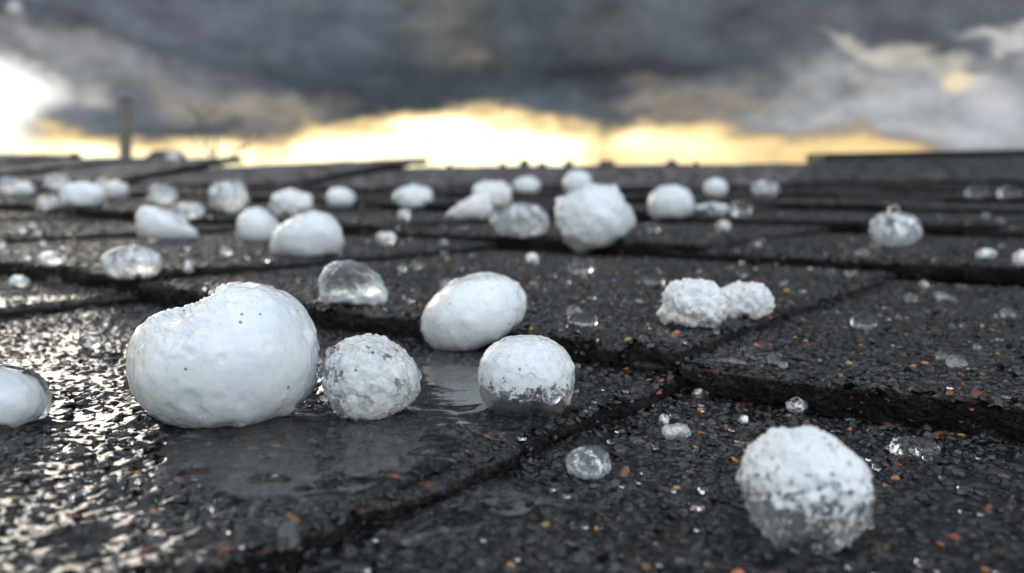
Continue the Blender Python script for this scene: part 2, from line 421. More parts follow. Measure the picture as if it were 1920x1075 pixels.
def ico(sub):
    import bmesh
    bm = bmesh.new(); bmesh.ops.create_icosphere(bm, subdivisions=sub, radius=1.0)
    V = np.array([v.co[:] for v in bm.verts]); Fc = np.array([[v.index for v in f.verts] for f in bm.faces]); bm.free()
    return V / np.linalg.norm(V, axis=1)[:, None], Fc
ICO = {k: ico(k) for k in (1, 2, 3, 4, 5, 6, 7)}

# a dozen angular granule shapes for each level of detail
def granule_shapes(sub, count, seed):
    r = np.random.default_rng(seed); out = []
    V, Fc = ICO[sub]
    for _ in range(count):
        P = V.copy(); k = r.integers(9, 14)
        D = r.normal(size=(k, 3)); D /= np.linalg.norm(D, axis=1)[:, None]; h = r.uniform(0.5, 0.9, k)
        for d_, h_ in zip(D, h):
            q = P @ d_; s_ = np.where(q > h_, h_ / np.maximum(q, 1e-6), 1.0); P = P * s_[:, None]
        out.append(P * (1 + 0.04 * r.normal(size=(len(P), 1))))
    return np.array(out), Fc
G_NEAR, G_NEAR_F = granule_shapes(2, 16, 3)
G_FAR, G_FAR_F = granule_shapes(1, 12, 5)

def visible(x, y, m=1.12, pad=10):
    return (np.abs(x) < 0.5774 * m * np.maximum(y, 0) + pad) & (y > 46)

PUDDLES = [(px_hit(600, 830), 19, 13, 0.0), (px_hit(720, 905), 15, 9, 0.2), (px_hit(830, 720), 17, 16, 0.0), (px_hit(990, 800), 9, 7, 0.0), (px_hit(1350, 690), 5, 4, 0), (px_hit(1380, 600), 6, 5, 0)]
def puddle_level(x, y):
    l = np.zeros_like(x); w = fbm2(x, y, 7.0, 3, 0.5, 91)
    for c, rx, ry, _ in PUDDLES:
        q = np.sqrt(((x - c[0]) / rx) ** 2 + ((y - c[1]) / ry) ** 2) + 0.28 * w
        l = np.maximum(l, np.clip((1.05 - q) / 0.28, 0, 1))
    return l * l * (3 - 2 * l)

def tint_for(r, n, x, y):
    c = np.empty((n, 4)); c[:, 3] = 1
    b = 0.0065 * np.exp(r.normal(0, 0.8, n) + 0.55 * fbm2(x, y, 24, 3, .5, 15))
    c[:, 0] = b; c[:, 1] = b * 1.03; c[:, 2] = b * 1.14
    k = r.random(n); dens = (0.008 + 0.018 * (fbm2(x, y, 22, 2, .5, 5) > 0.15) + 0.030 * (x > 12)) * np.where(y > 200, .6, 1)
    red = k < dens * 0.55; c[red, :3] = np.stack([r.uniform(.14, .30, red.sum()), r.uniform(.05, .095, red.sum()), r.uniform(.028, .05, red.sum())], 1)
    org = (k >= dens * .55) & (k < dens * 0.82); c[org, :3] = np.stack([r.uniform(.38, .60, org.sum()), r.uniform(.15, .26, org.sum()), r.uniform(.04, .08, org.sum())], 1)
    gry = (k >= dens) & (k < dens + 0.09); c[gry, :3] = r.uniform(.03, .09, (gry.sum(), 1)) * np.array([[1, 1, 1.05]])
    yel = (k >= dens * .82) & (k < dens); c[yel, :3] = np.stack([r.uniform(.38, .5, yel.sum()), r.uniform(.26, .34, yel.sum()), r.uniform(.06, .12, yel.sum())], 1)
    return c, (k < dens)

TILES = {}
WATER_PATCHES = []
def blur2(a, sig):
    ny, nx = a.shape; fy = np.fft.fftfreq(ny)[:, None]; fx = np.fft.rfftfreq(nx)[None, :]
    return np.fft.irfft2(np.fft.rfft2(a) * np.exp(-2 * (math.pi * sig) ** 2 * (fx ** 2 + fy ** 2)), s=a.shape)

def build_tile(k, j, label):
    u0 = JOINT.get(k, 0.0) + j * PITCH_U; u1 = u0 + PITCH_U
    n0 = N0 + (k - 2) * PITCH_N; n1 = n0 + PITCH_N
    cx, cy = xy((u0 + u1) / 2, (n0 + n1) / 2)
    corners = [xy(a, b) for a in (u0, u1) for b in (n0, n1)]
    near = min(c[1] for c in corners if True)
    dist = max(40.0, min(math.hypot(*c) for c in corners + [xy((u0+u1)/2, n0), xy(u1, (n0+n1)/2)]))
    res = 0.55 if dist < 150 else (1.1 if dist < 280 else 2.5)
    ub, nb_ = u0 - 12, n1 + 14
    us = np.arange(ub, u1 + res / 2, res); ns = np.arange(n0, nb_ + res / 2, res)
    us[-1] = u1; K = 9 if dist < 280 else 4
    UU, NN = np.meshgrid(np.concatenate([us, np.full(K, u1)]), np.concatenate([np.full(K, n0), ns]), indexing='ij')
    II, JJ = np.meshgrid(np.concatenate([np.zeros(len(us)), np.arange(1, K + 1)]), np.concatenate([np.arange(K, 0, -1), np.zeros(len(ns))]), indexing='ij')
    drop = np.maximum(II, JJ) / K
    # ragged cut edges
    ed = 1.1
    NNr = NN + ed * np.exp(-(NN - n0) / 3.0) * (fbm2(UU, drop * 3 + 50, 6.0, 4, .6, 31 + k * 13 + j) * 0.9)
    UUr = UU + ed * np.exp(-(u1 - UU) / 3.0) * (fbm2(NN, drop * 3 + 90, 6.0, 4, .6, 57 + k * 13 + j) * 0.9)
    X, Y = xy(UUr, NNr)
    Z = tile_z(k, j, UU, NN)
    Z = Z + 0.10 * fbm2(X, Y, 1.6, 3, .6, 3) - drop * THICK - 0.5 * np.clip(1 - np.minimum(NN - n0, u1 - UU) / 1.2, 0, 1) ** 2
    side = drop > 0
    rough = fbm2(X + Z * 2.1, Y - Z * 1.7, 1.1, 3, .6, 9)
    sn, su = (JJ > 0), (II > 0)
    dn = np.where(sn, rough * 0.45 + 1.6 * np.clip(drop - .35, 0, 1), 0); du = np.where(su, rough * 0.45 - 1.4 * np.clip(drop - .35, 0, 1), 0)
    X = X + dn * N[0] + du * U[0]; Y = Y + dn * N[1] + du * U[1]
    # under neighbours the sheet dips so that nothing pokes through
    Z = Z - 0.25 * (np.clip((NN - n1) / 3, 0, 1)) - 2.3 * np.clip((u0 - UU) / 3, 0, 1) * 0 - 0.25 * np.clip((u0 - UU) / 3, 0, 1)
    loc = np.array([cx, cy, float(tile_z(k, j, np.array([(u0 + u1) / 2]), np.array([(n0 + n1) / 2]))[0]) - THICK])
    V = np.stack([X, Y, Z], -1).reshape(-1, 3) - loc
    nx_, ny_ = UU.shape; idx = np.arange(nx_ * ny_).reshape(nx_, ny_)
    Fc = np.stack([idx[:-1, :-1], idx[1:, :-1], idx[1:, 1:], idx[:-1, 1:]], -1).reshape(-1, 4)
    # underside closes the sheet
    b = len(V); cs = [(ub, n0), (u1, n0), (u1, nb_), (ub, nb_)]
    bot = []
    for (a_, c_) in cs:
        x_, y_ = xy(a_, c_); bot.append([x_, y_, float(tile_z(k, j, np.array([a_]), np.array([c_]))[0]) - THICK - .1 - loc[2]]); bot[-1][0] -= loc[0]; bot[-1][1] -= loc[1]
    V = np.vstack([V, bot]); Fc = np.vstack([Fc, [[b + 3, b + 2, b + 1, b]]])
    sd = ((JJ[:-1, :-1] > 0) | (II[1:, 1:] > 0)).reshape(-1).astype(int)
    o = mesh_obj('roof_shingle', V, Fc, BIT, loc=tuple(loc), side=np.concatenate([sd, [1]]))
    tag(o, label, 'shingle', 'asphalt shingles of the roof')
    # ---- granules
    r = np.random.default_rng(1000 + k * 31 + j)
    sp_ = 1.10 if dist < 230 else (1.6 if dist < 420 else 2.4)
    gu, gn = np.meshgrid(np.arange(u0 - 1, u1 - .4, sp_), np.arange(n0 + .4, n1 + 1, sp_), indexing='ij')
    gu = (gu + r.uniform(-.48, .48, gu.shape) * sp_).ravel(); gn = (gn + r.uniform(-.48, .48, gn.shape) * sp_).ravel()
    gx, gy = xy(gu, gn)
    keep = visible(gx, gy, 1.18, 14) & (gn < n1 + .5) & (gu > u0 - 1)
    keep &= r.random(len(gx)) < (0.96 if dist < 230 else 0.9)
    gu, gn, gx, gy = gu[keep], gn[keep], gx[keep], gy[keep]
    gdrop = np.zeros(len(gx))
    if dist < 280:
        ne = int(PITCH_U * 1.6)
        ea = r.random(ne); side_n = r.random(ne) < .5
        eu = np.where(side_n, u0 + ea * PITCH_U, u1 + r.uniform(-.3, .5, ne)); en = np.where(side_n, n0 - r.uniform(-.3, .5, ne), n0 + ea * PITCH_N)
        ex, ey = xy(eu, en); ok_ = visible(ex, ey, 1.18, 14)
        gu, gn, gx, gy = (np.concatenate([a_, b_[ok_]]) for a_, b_ in ((gu, eu), (gn, en), (gx, ex), (gy, ey)))
        gdrop = np.concatenate([gdrop, (r.random(ok_.sum()) ** 1.6) * THICK * .8])
    n = len(gx)
    if n > 20:
        isn = dist < 230
        GS, GF = (G_NEAR, G_NEAR_F) if isn else (G_FAR, G_FAR_F)
        far2 = np.hypot(gx, gy)
        size = r.uniform(0.40, 0.82, n) * (sp_ / 1.10) ** 0.8 * (1 + 0.45 * (r.random(n) < 0.10))
        col, bright = tint_for(r, n, gx, gy)
        size = size * np.where(bright, r.uniform(.75, 1.05, n), 1) * np.where(gdrop > 0, .72, 1)
        asp = np.stack([size * r.uniform(.85, 1.2, n), size * r.uniform(.75, 1.05, n), size * r.uniform(.38, .70, n)], 1)
        sink = r.uniform(0.0, 0.55, n) * asp[:, 2]
        gz = tile_z(k, j, gu, gn) + asp[:, 2] * 0.35 - sink * 0.5
        gz -= gdrop
        gz -= 0.5 * np.clip(1 - np.minimum(gn - n0, u1 - gu) / 1.2, 0, 1) ** 2
        th = r.uniform(0, 6.283, n); tx = r.normal(0, .25, n); ty = r.normal(0, .25, n)
        G = GS[r.integers(0, len(GS), n)] * asp[:, None, :]
        c_, s_ = np.cos(th)[:, None], np.sin(th)[:, None]
        gx1 = G[:, :, 0] * c_ - G[:, :, 1] * s_; gy1 = G[:, :, 0] * s_ + G[:, :, 1] * c_
        gz1 = G[:, :, 2] + gx1 * tx[:, None] + gy1 * ty[:, None]
        P = np.stack([gx1 + gx[:, None], gy1 + gy[:, None], gz1 + gz[:, None]], -1) - loc
        m = GS.shape[1]
        FF = (GF[None] + (np.arange(n) * m)[:, None, None]).reshape(-1, 3)
        g = mesh_obj('granules', P.reshape(-1, 3), FF, GRAN, parent=o, smooth=False, colors=np.repeat(col, m, axis=0))
        g['kind'] = 'stuff'
        # ---- water film between and over the granules of the sharp part
        if dist < 200 and k in (1, 2):
            wr = 0.22
            wu = np.arange(u0 + .3, u1 - .7, wr); wn = np.arange(n0 + .8, n1 - .2, wr)
            WU, WN = np.meshgrid(wu, wn, indexing='ij'); WX, WY = xy(WU, WN)
            H = np.zeros(WU.shape)
            ztop = (gz + asp[:, 2]) - tile_z(k, j, gu, gn)
            iu = np.round((gu - wu[0]) / wr).astype(int); inn = np.round((gn - wn[0]) / wr).astype(int)
            rad = (asp[:, 0] + asp[:, 1]) / 2
            for a in range(-5, 6):
                for b_ in range(-5, 6):
                    rr = np.hypot(a, b_) * wr
                    hh = ztop * np.sqrt(np.clip(1 - (rr / rad) ** 2, 0, 1))
                    ii, jj = iu + a, inn + b_
                    ok = (ii >= 0) & (jj >= 0) & (ii < H.shape[0]) & (jj < H.shape[1]) & (rr < rad)
                    np.maximum.at(H, (ii[ok], jj[ok]), hh[ok])
            pl = puddle_level(WX, WY)
            wet = fbm2(WX, WY, 11.0, 3, .5, 77)
            lev = (0.12 if k == 1 and j < 0 else 0.04) + 0.13 * wet + pl * 0.62
            lev += 0.03 * (1 - .6 * pl) * fbm2(WX, WY, 2.0, 2, .5, 78)
            film = np.maximum(lev, 0) + 0.8 * blur2(np.maximum(H - lev, 0), 1.5)
            for mx_, my_, mr, mh, ml in MENISCI:
                dd = np.hypot(WX - mx_, WY - my_) - mr
                film += mh * np.exp(-np.clip(dd, -0.5, 30) / ml) * (0.6 + 0.6 * vis_noise(WX - mx_, WY - my_))
            Zw = tile_z(k, j, WU, WN) + film
            fade = np.clip(np.minimum(np.minimum(WN - n0, u1 - WU) / 2.0, 1), 0, 1)
            Zw -= (1 - fade) * 0.5
            vis = visible(WX, WY, 1.12, 8) & (np.hypot(WX, WY) < 205)
            idx = np.arange(WU.size).reshape(WU.shape)
            q = np.stack([idx[:-1, :-1], idx[1:, :-1], idx[1:, 1:], idx[:-1, 1:]], -1)
            ok = vis[:-1, :-1] & vis[1:, 1:]
            q = q[ok]
            if len(q):
                used, inv = np.unique(q.ravel(), return_inverse=True)
                WATER_PATCHES.append((np.stack([WX, WY, Zw], -1).reshape(-1, 3)[used], inv.reshape(-1, 4)))
    return o
def vis_noise(dx, dy):
    a = np.arctan2(dy, dx)
    return np.sin(a * 2 + 1.0) * 0.5 + np.sin(a * 5 + 2.0) * 0.3

# ------------------------------------------------------------------ hailstone layout (photo pixels -> resting place on the roof)
def rest(box, ratio=1.0, sink=0.25, lo=48, hi=1400, zextra=0.0):
    x0, y0, x1, y1 = box; px, py = (x0 + x1) / 2, (y0 + y1) / 2
    d = px_dir_local(px, py)
    s = lo
    while s < hi:
        rz = (y1 - y0) / 2 * s / F; x, y, z = d[0] * s, d[1] * s, HC + d[2] * s
        if z - rz * 0.985 <= zsurf(x, y) + zextra - sink * min(1, rz / 3): break
        s += 0.15 if s < 250 else 0.8
    return np.array([x, y, z]), s / F        # centre, mm per pixel

HEROES = {}
def plan(key, box, **kw):
    c, mpp = rest(box, **kw); HEROES[key] = (c, mpp, box); return c, mpp
B1 = (246, 529, 596, 797); B2 = (604, 626, 789, 793); B3 = (897, 629, 1077, 790); B4 = (787, 513, 988, 661)
plan(1, B1); plan(2, B2); plan(3, B3); plan(4, B4)
print('HERO', {k: (v[0].round(1), round(v[1], 4)) for k, v in HEROES.items()})
MENISCI = []
for key, mh, ml, fr in ((1, .5, 1.2, .62), (2, .7, 1.2, .6), (3, 1.2, 1.3, .72)):
    c, mpp, b = HEROES[key]; MENISCI.append((c[0], c[1] - 0.3, (b[2] - b[0]) / 2 * mpp * fr, mh, ml))
c8, _ = rest((-70, 682, 94, 806)); MENISCI.append((c8[0], c8[1], 4.0, .5, 1.0))
for (px, py, r_, h_) in ((850, 820, 1.6, .45), (1000, 800, 1.2, .5), (500, 915, 1.9, .35), (1395, 705, 1.6, .5), (1240, 665, 1.6, .45), (150, 1010, 3.2, .5), (420, 1010, 3.4, .5), (730, 780, 1.6, .35),
                         (630, 910, 1.0, .4), (720, 905, .8, .4), (590, 870, .7, .3), (860, 960, 1.6, .4), (1150, 655, 2.0, .5), (640, 765, 1.0, .5), (270, 800, 1.6, .6)):
    h = px_hit(px, py); MENISCI.append((h[0], h[1], r_ * .6, h_, .9))

def seen_tiles():
    r = []
    for k in range(1, 9):
        j0 = -14
        for j in range(j0, 14):
            u0 = JOINT.get(k, 0.) + j * PITCH_U; n0 = N0 + (k - 2) * PITCH_N
            g = [xy(u0 + a * PITCH_U, n0 + b * PITCH_N) for a in np.linspace(0, 1, 7) for b in np.linspace(0, 1, 7)]
            if any(30 < y < 800 and abs(x) < 0.5774 * 1.16 * y + 10 for x, y in g): r.append((k, j))
    return r
T = seen_tiles()
known = {(1, -1): 'wet dark shingle under the bitten white hailstone, with a shallow puddle on it',
         (1, 0): 'dark gritty shingle under the speckled snowball, lowest in the picture',
         (2, -1): 'dark shingle whose pointed corner lies behind the half clear round hailstone',
         (2, 0): 'shingle with many orange and red grains and a thick torn front edge above the snowball',
         (2, -2): 'grey wet shingle carrying the ring shaped clear hailstone and the triangular lump'}
rows = {}
for k, j in T: rows.setdefault(k, []).append(j)
ordn = ['first', 'second', 'third', 'fourth', 'fifth', 'sixth', 'seventh', 'eighth', 'ninth', 'tenth', 'eleventh', 'twelfth']
for k, j in T:
    js = sorted(rows[k]); lab = known.get((k, j)) or ('wet black shingle, %s in the %s slanting course' % (ordn[len(js) - 1 - js.index(j)], ordn[k - 1]))
    TILES[(k, j)] = build_tile(k, j, lab)

# water lying on the shingles
if WATER_PATCHES:
    Vs, Fs, o_ = [], [], 0
    for V, Fc in WATER_PATCHES: Vs.append(V); Fs.append(Fc + o_); o_ += len(V)
    w = mesh_obj('water', np.vstack(Vs), np.vstack(Fs), WATER)
    tag(w, 'thin film and puddles of clear rain water lying on the nearest shingles', 'water', kind='structure')

# ------------------------------------------------------------------ hailstones
def poly_radius(poly, c):
    P = np.array(poly, float) - np.array(c); P[:, 1] *= -1
    Q = np.roll(P, -1, 0)
    def R(phi):
        d = np.stack([np.cos(phi), np.sin(phi)], 1); best = np.zeros(len(phi))
        for p, q in zip(P, Q):
            e_ = q - p; den = d[:, 0] * e_[1] - d[:, 1] * e_[0]
            den = np.where(np.abs(den) < 1e-9, 1e-9, den)
            t_ = (p[0] * e_[1] - p[1] * e_[0]) / den; s_ = (p[0] * d[:, 1] - p[1] * d[:, 0]) / den
            ok = (t_ > 0) & (s_ >= 0) & (s_ <= 1); best = np.where(ok, np.maximum(best, t_), best)
        return best
    tab_a = np.linspace(-math.pi, math.pi, 721); tab = R(tab_a)
    tab[tab <= 0] = tab[tab > 0].mean(); ker = np.array([0, 1, 2, 1, 0]) / 4.
    ext = np.concatenate([tab[-6:-1], tab, tab[1:6]]); tab = np.convolve(ext, ker, 'same')[5:-5]
    return lambda phi: np.interp(phi, tab_a, tab)

def hail(box, mat, label, poly=None, depth=0.9, sub=5, full=0.85, lump=0.05, lscale=3.0, fine=0.012, fscale=0.8, sink=0.25, seed=1, spiky=0.0,
         core=None, drops=(), name='hailstone', group='hailstones scattered on the shingles', cat='hailstone', place=None, zextra=0.0, pits=0, carve=None, shell=None):
    x0, y0, x1, y1 = box; cpx = ((x0 + x1) / 2, (y0 + y1) / 2)
    c, mpp = place if place else rest(box, sink=sink, zextra=zextra)
    V, Fc = ICO[sub]
    phi = np.arctan2(V[:, 2], V[:, 0]); s = np.sqrt(V[:, 0] ** 2 + V[:, 2] ** 2)
    if poly: pf_ = poly_radius(poly, cpx); Ra = pf_(phi) * mpp; Rm = sum(pf_((phi + q_ + math.pi) % (2 * math.pi) - math.pi) for q_ in np.linspace(-.9, .9, 25)) / 25 * mpp; w_ = np.clip(s, 0, 1) ** 9; Rr = Ra * w_ + Rm * (1 - w_)
    else:
        a, b = (x1 - x0) / 2 * mpp, (y1 - y0) / 2 * mpp
        Rr = 1 / ((np.abs(np.cos(phi)) / a) ** 2.3 + (np.abs(np.sin(phi)) / b) ** 2.3) ** (1 / 2.3)
    Td = depth * min((x1 - x0), (y1 - y0) * 1.25) / 2 * mpp
    rad_mean = math.sqrt((x1 - x0) * (y1 - y0)) / 2 * mpp
    cosb = V[:, 1]
    sf = s ** full
    P = np.stack([Rr * sf * np.cos(phi), Td * np.sign(cosb) * np.abs(cosb) ** 0.95, Rr * sf * np.sin(phi)], 1)
    nrm = P / np.maximum(np.linalg.norm(P, axis=1), 1e-6)[:, None]
    d = lump * rad_mean * fbm(P / lscale + seed * 13.7, 3, .5, seed) * 0.8 + fine * rad_mean * fbm(P / fscale + seed * 3.1, 3, .6, seed + 9)
    if spiky:
        nn = fbm(P / (0.55) + seed, 3, .6, seed + 4); d = d + spiky * rad_mean * (np.abs(nn) ** 0.7 * np.sign(nn))
    if pits:
        r = np.random.default_rng(seed * 7 + 1)
        cand = P[r.integers(0, len(P), pits)]; pr = r.uniform(.25, .75, pits) * (rad_mean / 8)
        pr[: max(1, pits // 12)] *= 2.6
        for q, pr_ in zip(cand, pr):
            dd = np.linalg.norm(P - q, axis=1) / pr_
            m_ = dd < 1.5
            sg = 1 if r.random() < .6 else -0.8
            d[m_] -= sg * 0.42 * pr_ * np.exp(-(dd[m_] * 1.5) ** 4) * 0.6
    P = P + nrm * d[:, None]
    if carve: P = carve(P, mpp, cpx)
    org = np.array([c[0], c[1], c[2] - (y1 - y0) / 2 * mpp])
    Vm = P + np.array([0, 0, (y1 - y0) / 2 * mpp])
    o = mesh_obj(name, Vm, Fc, shell[0] if shell else mat, loc=tuple(org))
    if shell:                                    # clear rind over a milky heart
        nc = fbm(P / shell[2] + seed, 4, .6, seed + 40)
        Pc = P - nrm * (shell[1] * (1 + 0.85 * nc) + .05)[:, None]
        mesh_obj('milky_core', Pc + np.array([0, 0, (y1 - y0) / 2 * mpp]), Fc, mat, parent=o)
    tag(o, label, cat, group)
    if core:                                     # the opaque heart inside clear ice
        sc_, ox, oz, cm, cn = core
        Vc, Fcc = ICO[max(3, sub - 1)]
        ph = np.arctan2(Vc[:, 2], Vc[:, 0])
        Pc = Vc * np.array([(x1 - x0) / 2 * mpp * sc_[0], Td * sc_[1], (y1 - y0) / 2 * mpp * sc_[2]])
        nc = fbm(Pc / (rad_mean * .35) + seed, 4, .6, seed + 20)
        Pc = Pc * (1 + cn * nc)[:, None] + np.array([ox * (x1 - x0) / 2 * mpp, -0.1 * Td, (1 + oz) * (y1 - y0) / 2 * mpp])
        mesh_obj('frosted_core', Pc, Fcc, cm, parent=o)
    for (dx, dy, dr, fr) in drops:               # beads of melt water stuck to the ice
        Vd, Fd = ICO[3]
        rr = dr * mpp; xx, zz = (dx - cpx[0]) * mpp, (cpx[1] - dy) * mpp
        q2 = np.hypot(P[:, 0] - xx, P[:, 2] - zz) + 0.15 * (P[:, 1] > 0) * rad_mean; iq = int(np.argmin(q2)); yy = P[iq, 1] - (0.25 * rr if q2[iq] < rr * .5 else 0)
        Pd = Vd * np.array([rr, rr * (.55 if q2[iq] < rr * .5 else 1), rr * .97]) + np.array([xx, yy, zz + (y1 - y0) / 2 * mpp])
        mesh_obj('water_drop', Pd, Fd, DROP, parent=o)
    return o

# 1 the large bitten stone
poly1 = [(246, 655), (250, 632), (262, 612), (283, 597), (300, 589), (318, 587), (340, 585), (356, 590), (362, 583), (367, 589), (374, 580), (381, 577), (386, 583), (388, 571), (399, 573), (400, 562), (409, 560), (411, 551),
         (419, 549), (420, 540), (430, 533), (447, 529), (470, 529), (500, 535), (530, 548), (552, 566), (570, 590), (583, 618), (593, 660), (596, 690), (590, 722), (575, 748), (550, 770), (515, 785),
         (470, 793), (420, 797), (370, 797), (330, 790), (300, 775), (282, 755), (262, 735), (252, 712), (246, 690)]
def bite(P, mpp, cpx):
    # the broken-out notch: crystalline hollow running back from the top edge
    rn = fbm(P / 0.9, 4, .65, 77)
    ax = np.array([(352 - cpx[0]) * mpp, -4.0, (cpx[1] - 548) * mpp]); q = P - ax
    dd = np.sqrt((q[:, 0] / 4.3) ** 2 + (q[:, 1] / 9.0) ** 2 + (q[:, 2] / 3.2) ** 2) + 0.05 * rn
    k = np.clip(1 - dd, 0, 1); k = np.where(k > 0, k ** 0.8, 0)
    P = P - np.stack([np.zeros(len(P)), np.zeros(len(P)), k * 1.5], 1)
    m_ = np.clip((0.9 - np.abs(dd - 1.0)) / 0.9, 0, 1)
    nr = P / np.linalg.norm(P, axis=1)[:, None]
    return P + nr * (m_ * rn * 0.42)[:, None]
o1 = hail(B1, M_BIG, 'largest white hailstone with a jagged bite out of its top, standing in the puddle', poly1, depth=0.95, sub=7, full=0.82, lump=0.03, lscale=5, fine=0.007, fscale=1.3, seed=2, spiky=.002,
     drops=((403, 548, 5.5, .15), (305, 593, 9, .35), (292, 770, 17, .72), (352, 782, 15, .86)), pits=170, carve=bite, place=HEROES[1][:2])
# 2 the pitted glassy stone
poly2 = [(604, 690), (612, 668), (632, 650), (652, 634), (690, 627), (720, 634), (742, 655), (765, 668), (783, 688), (788, 705), (784, 735), (772, 758), (745, 775), (705, 788), (665, 792), (640, 782), (628, 765), (618, 740), (608, 715)]
hail(B2, M_PIT, 'see-through pitted hailstone with beads of water on its rim, beside the bitten stone', poly2, depth=0.95, sub=7, full=0.85, lump=0.05, lscale=2.5, fine=0.03, fscale=.9, seed=5, spiky=.02, pits=220,
     drops=((628, 656, 12.5, .2), (601, 690, 12, .3), (603, 702, 9, .35), (686, 629, 6, .1), (716, 640, 9, .3), (668, 640, 8, .3), (650, 655, 9, .4), (645, 775, 13, .7), (690, 770, 15, .85), (655, 765, 7, .9)), place=HEROES[2][:2])
# 3 the round stone, clear below
hail(B3, M_HALF, 'round hailstone, frosted white above and clear black below, with a water lens on its face', None, depth=0.98, sub=7, full=0.92, lump=0.03, lscale=3, fine=0.016, fscale=.6, seed=9, pits=110,
     drops=((1031, 722, 17, .86), (993, 686, 9, .95), (935, 655, 6, .8)), place=HEROES[3][:2])
# 4 the leaning oval
poly4 = [(787, 618), (790, 595), (800, 572), (820, 549), (850, 530), (885, 517), (920, 513), (950, 517), (972, 530), (985, 550), (988, 575), (982, 597), (965, 617), (935, 634), (905, 646), (870, 653), (845, 655), (827, 661), (812, 655), (798, 640)]
hail(B4, M_OVAL, 'smooth white oval hailstone leaning on the edge of the shingle between the two rounder ones', poly4, depth=0.85, sub=7, full=0.85, lump=0.025, lscale=4, fine=0.008, seed=12, spiky=.003, pits=80, sink=0.3,
     drops=((972, 577, 8, .5), (894, 603, 6, .97)))
# 5 clear with a frosted rim
poly5 = [(597, 560), (597, 525), (608, 503), (630, 492), (655, 489), (685, 500), (708, 520), (727, 545), (724, 565), (712, 577), (690, 570), (660, 562), (630, 568), (610, 575)]
hail((597, 488, 727, 578), M_DOME, 'clear glassy domed hailstone with a ragged frosted foot, behind the pitted one', poly5, depth=0.9, sub=6, lump=0.09, lscale=2.5, fine=0.03, seed=15, pits=30)
# 6 slush pair
hail((1238, 525, 1372, 620), M_SLUSH, 'crumbly white slush lump with a water drop at its foot on the dark shingle', [(1238, 585), (1240, 555), (1262, 538), (1290, 528), (1320, 526), (1345, 538), (1360, 560), (1372, 585), (1358, 600), (1335, 618), (1320, 608), (1300, 612), (1275, 604), (1250, 606)],
     depth=.8, sub=6, lump=.22, lscale=2.0, fine=.04, fscale=.5, seed=21, spiky=.05, drops=((1328, 609, 15, .75), (1262, 540, 7, .3), (1247, 553, 6, .3)), pits=50)
hail((1326, 532, 1452, 602), M_SLUSH, 'smaller crumbly white slush lump leaning against the one with the drop', [(1328, 590), (1340, 556), (1380, 538), (1405, 533), (1430, 536), (1445, 552), (1450, 578), (1430, 590), (1400, 586), (1375, 596)],
     depth=.9, sub=6, lump=.22, lscale=2.0, fine=.04, fscale=.5, seed=23, spiky=.06, drops=((1422, 535, 7, .3),), pits=30)
# 7 the out-of-focus snowball in front
poly7 = [(1388, 900), (1392, 865), (1410, 838), (1440, 822), (1465, 808), (1490, 812), (1515, 803), (1545, 812), (1570, 828), (1600, 848), (1622, 872), (1628, 905), (1620, 940), (1632, 975), (1610, 990), (1590, 1005), (1550, 1022), (1500, 1030), (1455, 1020), (1430, 990), (1405, 965), (1395, 930)]
hail((1387, 803, 1632, 1030), M_SNOW, 'big rough snowball speckled dark below, nearest on the gritty shingle', poly7, depth=0.9, sub=7, lump=.06, lscale=2.2, fine=.03, fscale=.5, seed=31, spiky=.035, pits=60)
# 8 the stone cut by the frame
hail((-70, 682, 94, 806), GLASS, 'white hailstone under a clear glassy rind, cut off by the picture edge', [(-70, 745), (-60, 705), (-30, 688), (5, 684), (40, 697), (68, 715), (88, 745), (93, 765), (80, 785), (50, 795), (10, 804), (-40, 803), (-66, 780)], depth=.9, sub=6, lump=.04, seed=35, pits=60, core=((.9, .8, .82), -.08, -.14, M_EDGE, .05))
# 9 small clear ball, 10/11 crystal bits
hail((1063, 838, 1145, 900), M_BALL, 'small clear ball of ice with a milky heart on the gritty shingle', None, depth=1, sub=5, lump=.12, lscale=1.4, fine=.03, seed=41, pits=20)
hail((1242, 796, 1292, 826), M_RING, 'tiny pale crystal chip lying between the round stone and the snowball', None, sub=4, lump=.25, lscale=.8, seed=43, fine=.1, fscale=.3)
hail((1666, 820, 1754, 858), GLASS, 'flat glittering crystal lump below the torn shingle edge, beside the snowball', None, sub=5, lump=.25, lscale=1.0, seed=45, fine=.1, fscale=.35, spiky=.05)
# middle distance
hail((505, 395, 645, 484), M_SOFT, 'smooth white hailstone, larger of the touching pair on the grey shingle', [(505, 462), (512, 440), (530, 420), (560, 402), (590, 395), (620, 402), (640, 425), (645, 455), (635, 475), (600, 480), (560, 484), (525, 482), (508, 475)], sub=5, seed=51)
hail((442, 388, 527, 457), M_SOFT, 'smooth white dome shaped hailstone, smaller of the touching pair on the grey shingle', [(442, 440), (450, 408), (470, 390), (490, 389), (512, 405), (527, 430), (520, 450), (480, 456), (450, 454)], sub=5, seed=53)
hail((190, 463, 304, 527), M_RING, 'clear ring shaped hailstone near the front edge of the grey shingle', None, depth=.8, sub=6, lump=.07, lscale=2.5, seed=55)
hail((255, 386, 371, 452), M_SOFT, 'white triangular hailstone with one low pointed end', [(256, 440), (255, 405), (272, 388), (295, 390), (325, 400), (345, 420), (371, 432), (368, 448), (340, 451), (300, 449), (265, 450)], sub=5, seed=57, lump=.06)
hail((1039, 350, 1192, 478), M_SOFT, 'large lumpy white hailstone perched on a shingle edge, hollow beneath', [(1040, 400), (1042, 372), (1060, 368), (1075, 362), (1092, 350), (1120, 346), (1155, 350), (1160, 365), (1180, 385), (1192, 408), (1188, 425), (1172, 443), (1150, 440), (1145, 452), (1130, 468), (1110, 462), (1095, 477), (1078, 475), (1062, 455), (1048, 435), (1041, 420)], sub=6, seed=59, lump=.06, lscale=3)
